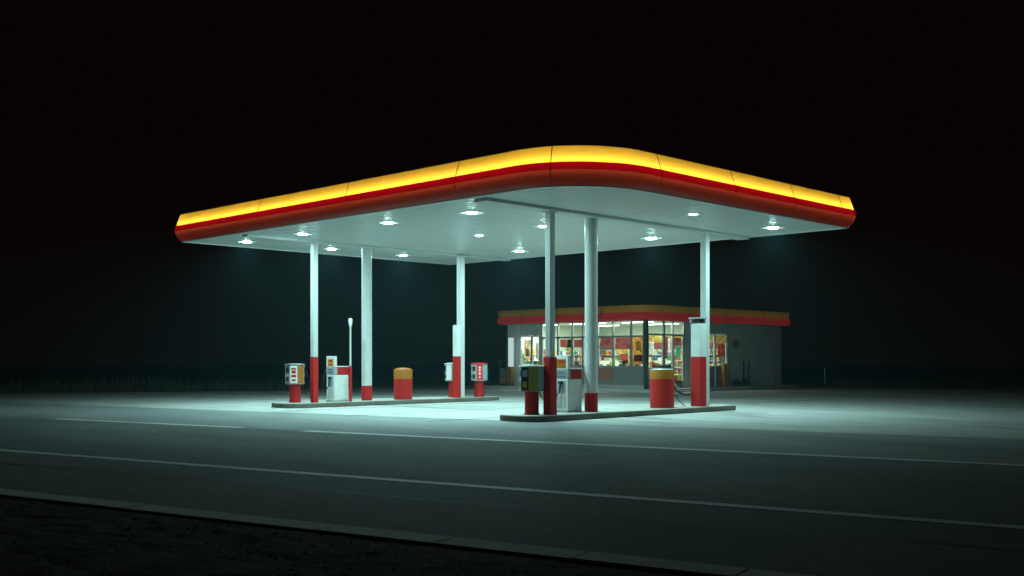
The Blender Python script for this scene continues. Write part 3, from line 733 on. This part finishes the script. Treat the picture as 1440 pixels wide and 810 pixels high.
shop_light(19.6, 15.6, 2.2, 'fluorescent ceiling light behind the middle of the shop front')
shop_light(19.9, 18.4, 1.4, 'fluorescent ceiling light behind the small left shop window')
shop_light(22.6, 13.4, 1.8, 'fluorescent ceiling light deep in the shop behind the door')
shop_light(22.6, 17.0, 1.8, 'fluorescent ceiling light deep in the shop behind the front windows')

# shelving with goods
def shelf_unit(x0, x1, y0, y1, levels, label, faces):
    t = empty('shelf_unit', ((x0 + x1) / 2, (y0 + y1) / 2, SF), label, 'shelf')
    top = levels[-1] + 0.28
    m = MB()
    for z in levels: m.box(x0, x1, y0, y1, z - .02, z)
    m.build('shelf_boards', 'paper', t)
    m = MB()
    lx, ly = x1 - x0, y1 - y0
    if faces == '-x': m.box(x1 - .03, x1 - .001, y0, y1, SF, top)
    elif faces == '-y': m.box(x0, x1, y1 - .03, y1 - .001, SF, top)
    else:
        if lx > ly: m.box(x0, x1, (y0 + y1) / 2 - .01, (y0 + y1) / 2 + .01, SF, top)
        else: m.box((x0 + x1) / 2 - .01, (x0 + x1) / 2 + .01, y0, y1, SF, top)
    m.build('back_panel', 'int_wall', t)
    m = MB()
    along_y = ly > lx
    for z in levels:
        s = (y0 if along_y else x0) + .03; e = (y1 if along_y else x1) - .05
        while s < e:
            w = random.uniform(.07, .2); rep = random.randint(1, 4); h = random.uniform(.12, .30)
            for _ in range(rep):
                if s + w > e: break
                dd = random.uniform(.0, .04)
                if along_y:
                    m.box(x0 + dd, min(x0 + .22, x1 - .035), s, s + w * .93, z + .001, z + h)
                else:
                    m.box(s, s + w * .93, y0 + dd, min(y0 + .22, y1 - .035), z + .001, z + h)
                s += w
            s += .02
    g_ = m.build('packets', 'goods', t); g_['kind'] = 'stuff'
    return t
LV = [0.35, 0.7, 1.05, 1.4, 1.7]
shelf_unit(24.7, 25.15, 11.6, 15.6, LV, 'wall shelving with packets at the back of the shop seen through the door', '-x')
shelf_unit(24.7, 25.15, 15.7, 19.6, LV, 'wall shelving with packets at the back of the shop seen through the front windows', '-x')
shelf_unit(19.4, 24.6, 19.3, 19.75, LV, 'long wall shelving with packets on the left inner wall of the shop', '-y')
shelf_unit(21.2, 21.7, 15.4, 18.6, [0.4, 0.75, 1.1], 'low free standing shelf of packets behind the front windows', '-x')
shelf_unit(21.0, 23.8, 13.2, 13.7, [0.4, 0.75, 1.1], 'low free standing shelf of packets behind the glazed shop corner', '-y')
shelf_unit(18.85, 19.15, 14.6, 17.3, [0.8, 1.13], 'low display shelf of packets just inside the shop front between the near columns', '-x')
t = empty('checkout_counter', (19.6, 13.2, SF), 'shop counter with a till behind the window beside the glazed corner', 'counter')
MB().box(19.3, 19.8, 12.2, 14.4, SF, 1.1).build('cabinet', 'salmon', t, bevel=.01)
MB().box(19.25, 19.85, 12.15, 14.45, 1.101, 1.14).build('counter_top', 'paper', t, bevel=.008)
m = MB(); m.box(19.4, 19.7, 13.2, 13.55, 1.141, 1.26); m.box(19.62, 19.68, 13.22, 13.53, 1.26, 1.52); m.build('till', 'dark', t, bevel=.01)
m = MB()
for k in range(14): 
    yy = 12.25 + k * .065; m.box(19.3, 19.4, yy, yy + .05, 1.141, 1.20 + random.random() * .22)
g_ = m.build('packets', 'goods', t); g_['kind'] = 'stuff'

# posters and cards on the glass: paper, lit through from the shop
SHEETC = dict(tan=(0.7, 0.5, 0.32), orange=(0.62, 0.27, 0.06), paper=(0.85, 0.85, 0.82), bright_red=(0.5, 0.06, 0.055), olive=(0.3, 0.25, 0.06), dark=(0.06, 0.06, 0.05), salmon=(0.75, 0.4, 0.3), int_red=(0.24, 0.05, 0.05), int_yellow=(0.66, 0.45, 0.12), green=(0.08, 0.35, 0.18))
def sheet_mat(k):
    n = 'paper_' + k
    if n not in M:
        c = SHEETC[k]; m, nt, out = new_mat(n)
        tc = N(nt, 'ShaderNodeTexCoord'); no = N(nt, 'ShaderNodeTexNoise', Scale=7.0, Detail=3.0); nt.links.new(tc.outputs['Object'], no.inputs['Vector'])
        mx = N(nt, 'ShaderNodeMix', data_type='RGBA'); mx.inputs['A'].default_value = tuple(v * .55 for v in c) + (1,); mx.inputs['B'].default_value = tuple(min(1, v * 1.25) for v in c) + (1,)
        rp_ = N(nt, 'ShaderNodeMapRange'); rp_.inputs['From Min'].default_value = .35; rp_.inputs['From Max'].default_value = .65
        nt.links.new(no.outputs['Fac'], rp_.inputs['Value']); nt.links.new(rp_.outputs['Result'], mx.inputs['Factor'])
        d_ = N(nt, 'ShaderNodeBsdfDiffuse'); t_ = N(nt, 'ShaderNodeBsdfTranslucent'); ms = N(nt, 'ShaderNodeMixShader', Fac=0.5)
        for q in (d_, t_): nt.links.new(mx.outputs['Result'], q.inputs['Color'])
        nt.links.new(d_.outputs[0], ms.inputs[1]); nt.links.new(t_.outputs[0], ms.inputs[2]); nt.links.new(ms.outputs[0], out.inputs['Surface'])
        M[n] = m
    return n

def poster_front(y1, y0, z0, z1, mat, label, extra=()):
    o = MB().add([(fx + .055, y1, z0), (fx + .055, y0, z0), (fx + .055, y0, z1), (fx + .055, y1, z1)], [(0, 1, 2, 3)]).build('poster', sheet_mat(mat)); tag(o, label, 'poster')
    ORG[o.name] = Vector((0, 0, 0))
    for (a, b, c, d_, mm, nm) in extra:
        ya, yb, za, zb = y0 + (y1 - y0) * a, y0 + (y1 - y0) * b, z0 + (z1 - z0) * c, z0 + (z1 - z0) * d_
        MB().add([(fx + .051, yb, za), (fx + .051, ya, za), (fx + .051, ya, zb), (fx + .051, yb, zb)], [(0, 1, 2, 3)]).build(nm, sheet_mat(mm), o)
    return o
def poster_side(x0, x1, z0, z1, mat, label, extra=()):
    o = MB().add([(x0, fy + .055, z0), (x1, fy + .055, z0), (x1, fy + .055, z1), (x0, fy + .055, z1)], [(0, 1, 2, 3)]).build('poster', sheet_mat(mat)); tag(o, label, 'poster')
    ORG[o.name] = Vector((0, 0, 0))
    for (a, b, c, d_, mm, nm) in extra:
        xa, xb, za, zb = x0 + (x1 - x0) * a, x0 + (x1 - x0) * b, z0 + (z1 - z0) * c, z0 + (z1 - z0) * d_
        MB().add([(xa, fy + .051, za), (xb, fy + .051, za), (xb, fy + .051, zb), (xa, fy + .051, zb)], [(0, 1, 2, 3)]).build(nm, sheet_mat(mm), o)
    return o
poster_front(18.75, 18.28, 1.52, 2.42, 'tan', 'tan picture poster in the small left shop window', [(.25, .75, .1, .5, 'orange', 'figure')])
poster_front(17.98, 17.78, 1.45, 2.28, 'paper', 'narrow white card with a red stripe in the small left shop window', [(.3, .7, .1, .9, 'bright_red', 'stripe')])
poster_front(15.98, 15.62, 1.85, 2.44, 'olive', 'dark olive framed picture in the shop front between the near columns', [(.15, .85, .3, .9, 'dark', 'picture')])
poster_front(15.2, 15.0, 1.2, 1.85, 'salmon', 'narrow red and white card low in the shop front by the thick near column', [(.3, .7, .1, .9, 'paper', 'card')])
poster_front(13.86, 13.17, 2.06, 2.44, 'int_red', 'maroon sign board above the transom right of the thick near column', [(.1, .9, .35, .42, 'salmon', 'line'), (.1, .9, .6, .66, 'salmon', 'line')])
poster_front(13.0, 12.14, 1.98, 2.44, 'int_red', 'maroon banner at the top of the window beside the orange poster', [(.1, .6, .2, .3, 'salmon', 'line')])
poster_front(13.0, 12.2, 1.72, 1.92, 'int_yellow', 'yellow strip banner under the maroon banner in the shop window')
poster_front(12.75, 12.3, 1.42, 1.70, 'bright_red', 'bright red square card in the shop window below the yellow strip')
poster_front(12.02, 11.43, 1.25, 2.44, 'orange', 'tall orange and yellow poster in the pane beside the dark corner post', [(.1, .9, .1, .35, 'int_red', 'picture'), (.2, .7, .5, .85, 'int_yellow', 'picture')])
poster_side(18.62, 19.65, 2.30, 2.52, 'int_yellow', 'yellow banner at the top of the side pane next to the corner post')
poster_side(18.75, 19.1, 1.65, 2.25, 'paper', 'white sheet in the side pane next to the corner post')
poster_side(19.84, 20.12, 1.5, 2.5, 'int_red', 'maroon card in the narrow side pane left of the door')
poster_side(20.16, 20.3, 1.75, 2.4, 'paper', 'narrow white card in the side pane left of the door')
poster_side(20.75, 21.1, 1.5, 2.1, 'green', 'green poster on the glass of the shop door')
poster_side(20.55, 21.15, 2.12, 2.46, 'int_red', 'red strip above the green poster on the shop door')
poster_side(22.05, 23.7, 2.25, 2.6, 'int_yellow', 'long yellow banner at the top of the side window behind the boxed column')
poster_side(23.87, 24.74, 2.25, 2.6, 'int_yellow', 'short yellow banner at the top of the right hand side window')
poster_side(22.2, 22.7, 1.45, 2.15, 'paper', 'white and red card in the side window behind the boxed column', [(.1, .9, .5, .9, 'bright_red', 'block')])
poster_side(24.1, 24.7, 1.6, 2.2, 'bright_red', 'bright red card in the right hand side window', [(.1, .5, .0, .3, 'paper', 'block')])

# things standing round the shop
t = empty('bollard', (18.0, 19.15, 0.16), 'square post with added glow on white top and yellow base at the left shop corner', 'post')
MB().box(-.10, .10, -.10, .10, 0, 0.95).build('yellow_base', 'yellow', t, local=True, bevel=.01)
MB().box(-.096, .096, -.096, .096, 0.95, 2.36).build('glow_shaft', 'glow_white', t, local=True, bevel=.01)  # emission added to brighten the white shaft
t = empty('bollard', (24.0, 10.85, 0.16), 'orange yellow post in front of the right hand shop window', 'post')
MB().lathe(0, 0, [(.14, 0), (.14, 1.05), (.10, 1.10)], 24).build('shaft', 'yellow', t, local=True, smooth=True)
MB().lathe(0, 0, [(.145, 0.95), (.145, 1.0)], 24).build('collar', 'olive', t, local=True, smooth=True)
t = empty('vending_box', (18.75, 10.75, 0.16), 'pale teal and grey metal box with a dark red lid outside the glazed shop corner', 'box')
MB().box(-.22, .22, -.22, .22, 0, 0.5).build('lower_cabinet', 'bluegrey', t, local=True, bevel=.01)
MB().box(-.23, .23, -.23, .23, 0.5, 0.98).build('upper_cabinet', 'teal', t, local=True, bevel=.01)
MB().box(-.24, .24, -.24, .24, 0.98, 1.04).build('lid', 'int_red', t, local=True, bevel=.01)
t = empty('hoop_stand', (18.8, 20.45, 0.16), 'metal hoop stand with grey panel left of the shop wall', 'stand')
MB().tube([(-.0, .28, 0), (0, .28, 1.12), (0, .22, 1.22), (0, -.14, 1.22), (0, -.2, 1.12), (0, -.2, 0)], .028).build('hoop', 'steel', t, smooth=True, local=True)
MB().box(-.02, .02, -.16, .2, .45, .85).build('panel', 'grey', t, local=True); MB().box(-.03, .03, -.16, .2, .08, .42).build('lower_panel', 'salmon', t, local=True)
t = empty('barrier_rail', (33, 14, 0), 'low metal barrier rail on the dark ground right of the shop', 'barrier')
MB().tube([(30.9, 11.6, 0), (30.9, 11.6, 1.02), (34.0, 11.2, 1.06), (34.3, 11.2, 1.0), (34.3, 11.2, 0)], .035).build('rail', 'steel', t, smooth=True)
def wall_post(x, h, mat, r, label):
    m_ = MB().lathe(0, 0, [(r, 0), (r, h), (r * .6, h + .02)], 12).build('marker_post', mat); m_.location = (x, SY0 - .35, 0.16); tag(m_, label, 'post')
wall_post(26.2, 1.15, 'dark', .03, 'thin dark post against the ribbed side wall of the shop')
wall_post(25.75, 1.2, 'dark', .03, 'thin dark post nearest the windows on the shop side wall')
wall_post(28.3, 0.95, 'salmon', .035, 'thin reddish post at the right of the shop side wall')
def weed(x, h, label):
    m_ = MB()
    for k in range(26):
        a = random.uniform(0, math.tau); l = random.uniform(.05, .16); hh = h * random.uniform(.5, 1)
        c, s_ = math.cos(a), math.sin(a)
        m_.add([(0, 0, 0), (c * l - s_ * .03, s_ * l + c * .03, hh * .6), (c * l * 1.5, s_ * l * 1.5, hh), (c * l + s_ * .03, s_ * l - c * .03, hh * .6)], [(0, 1, 2, 3)])
    o = m_.build('weed', 'weed'); o.location = (x, SY0 - .3, .16); tag(o, label, 'weed', 'weeds at the foot of the shop side wall')
weed(25.1, .45, 'small dark weed nearest the shop window frame'); weed(25.45, .4, 'small dark weed between the window frame and the thin posts')
weed(25.98, .5, 'small dark weed between the two thin dark posts')

# ------------------------------------------------------------------ haze, sky, camera
hz = MB().box(-200, 200, -200, 200, -1.1, 7.0).build('haze', 'white', kind='stuff')
hm, nt, out = new_mat('haze_air')
pv = N(nt, 'ShaderNodeVolumePrincipled', Density=0.001, Anisotropy=0.15); pv.inputs['Color'].default_value = (0.42, 0.93, 1.0, 1)
nt.links.new(pv.outputs['Volume'], out.inputs['Volume'])
hz.data.materials.clear(); hz.data.materials.append(hm)
tag(hz, 'thin night haze over the forecourt and road', 'haze')

w = bpy.data.worlds.new('World'); sc.world = w; w.use_nodes = True
bg = w.node_tree.nodes['Background']; bg.inputs['Color'].default_value = (0.0024, 0.0007, 0.0006, 1); bg.inputs['Strength'].default_value = 1.0

cd = bpy.data.cameras.new('camera'); co = bpy.data.objects.new('camera', cd); COL.objects.link(co)
cd.sensor_width = 36; cd.lens = 37.43; cd.shift_y = 0.06875; cd.clip_end = 1500; cd.clip_start = 0.05
co.location = CAM
co.rotation_euler = (R(90), 0, math.atan2(UX, UZ) - R(90))
sc.camera = co
vs_ = sc.view_settings; vs_.view_transform = 'Standard'; vs_.look = 'None'; vs_.exposure = 0.0; vs_.gamma = 1.0; vs_.use_curve_mapping = False
cy = sc.cycles
cy.use_denoising = True
try: cy.denoiser = 'OPENIMAGEDENOISE'
except Exception: pass
cy.max_bounces = 8; cy.diffuse_bounces = 4; cy.glossy_bounces = 3; cy.transparent_max_bounces = 12; cy.transmission_bounces = 4; cy.volume_bounces = 0
cy.sample_clamp_indirect = 4.0; cy.caustics_reflective = False; cy.caustics_refractive = False
cy.use_light_tree = True
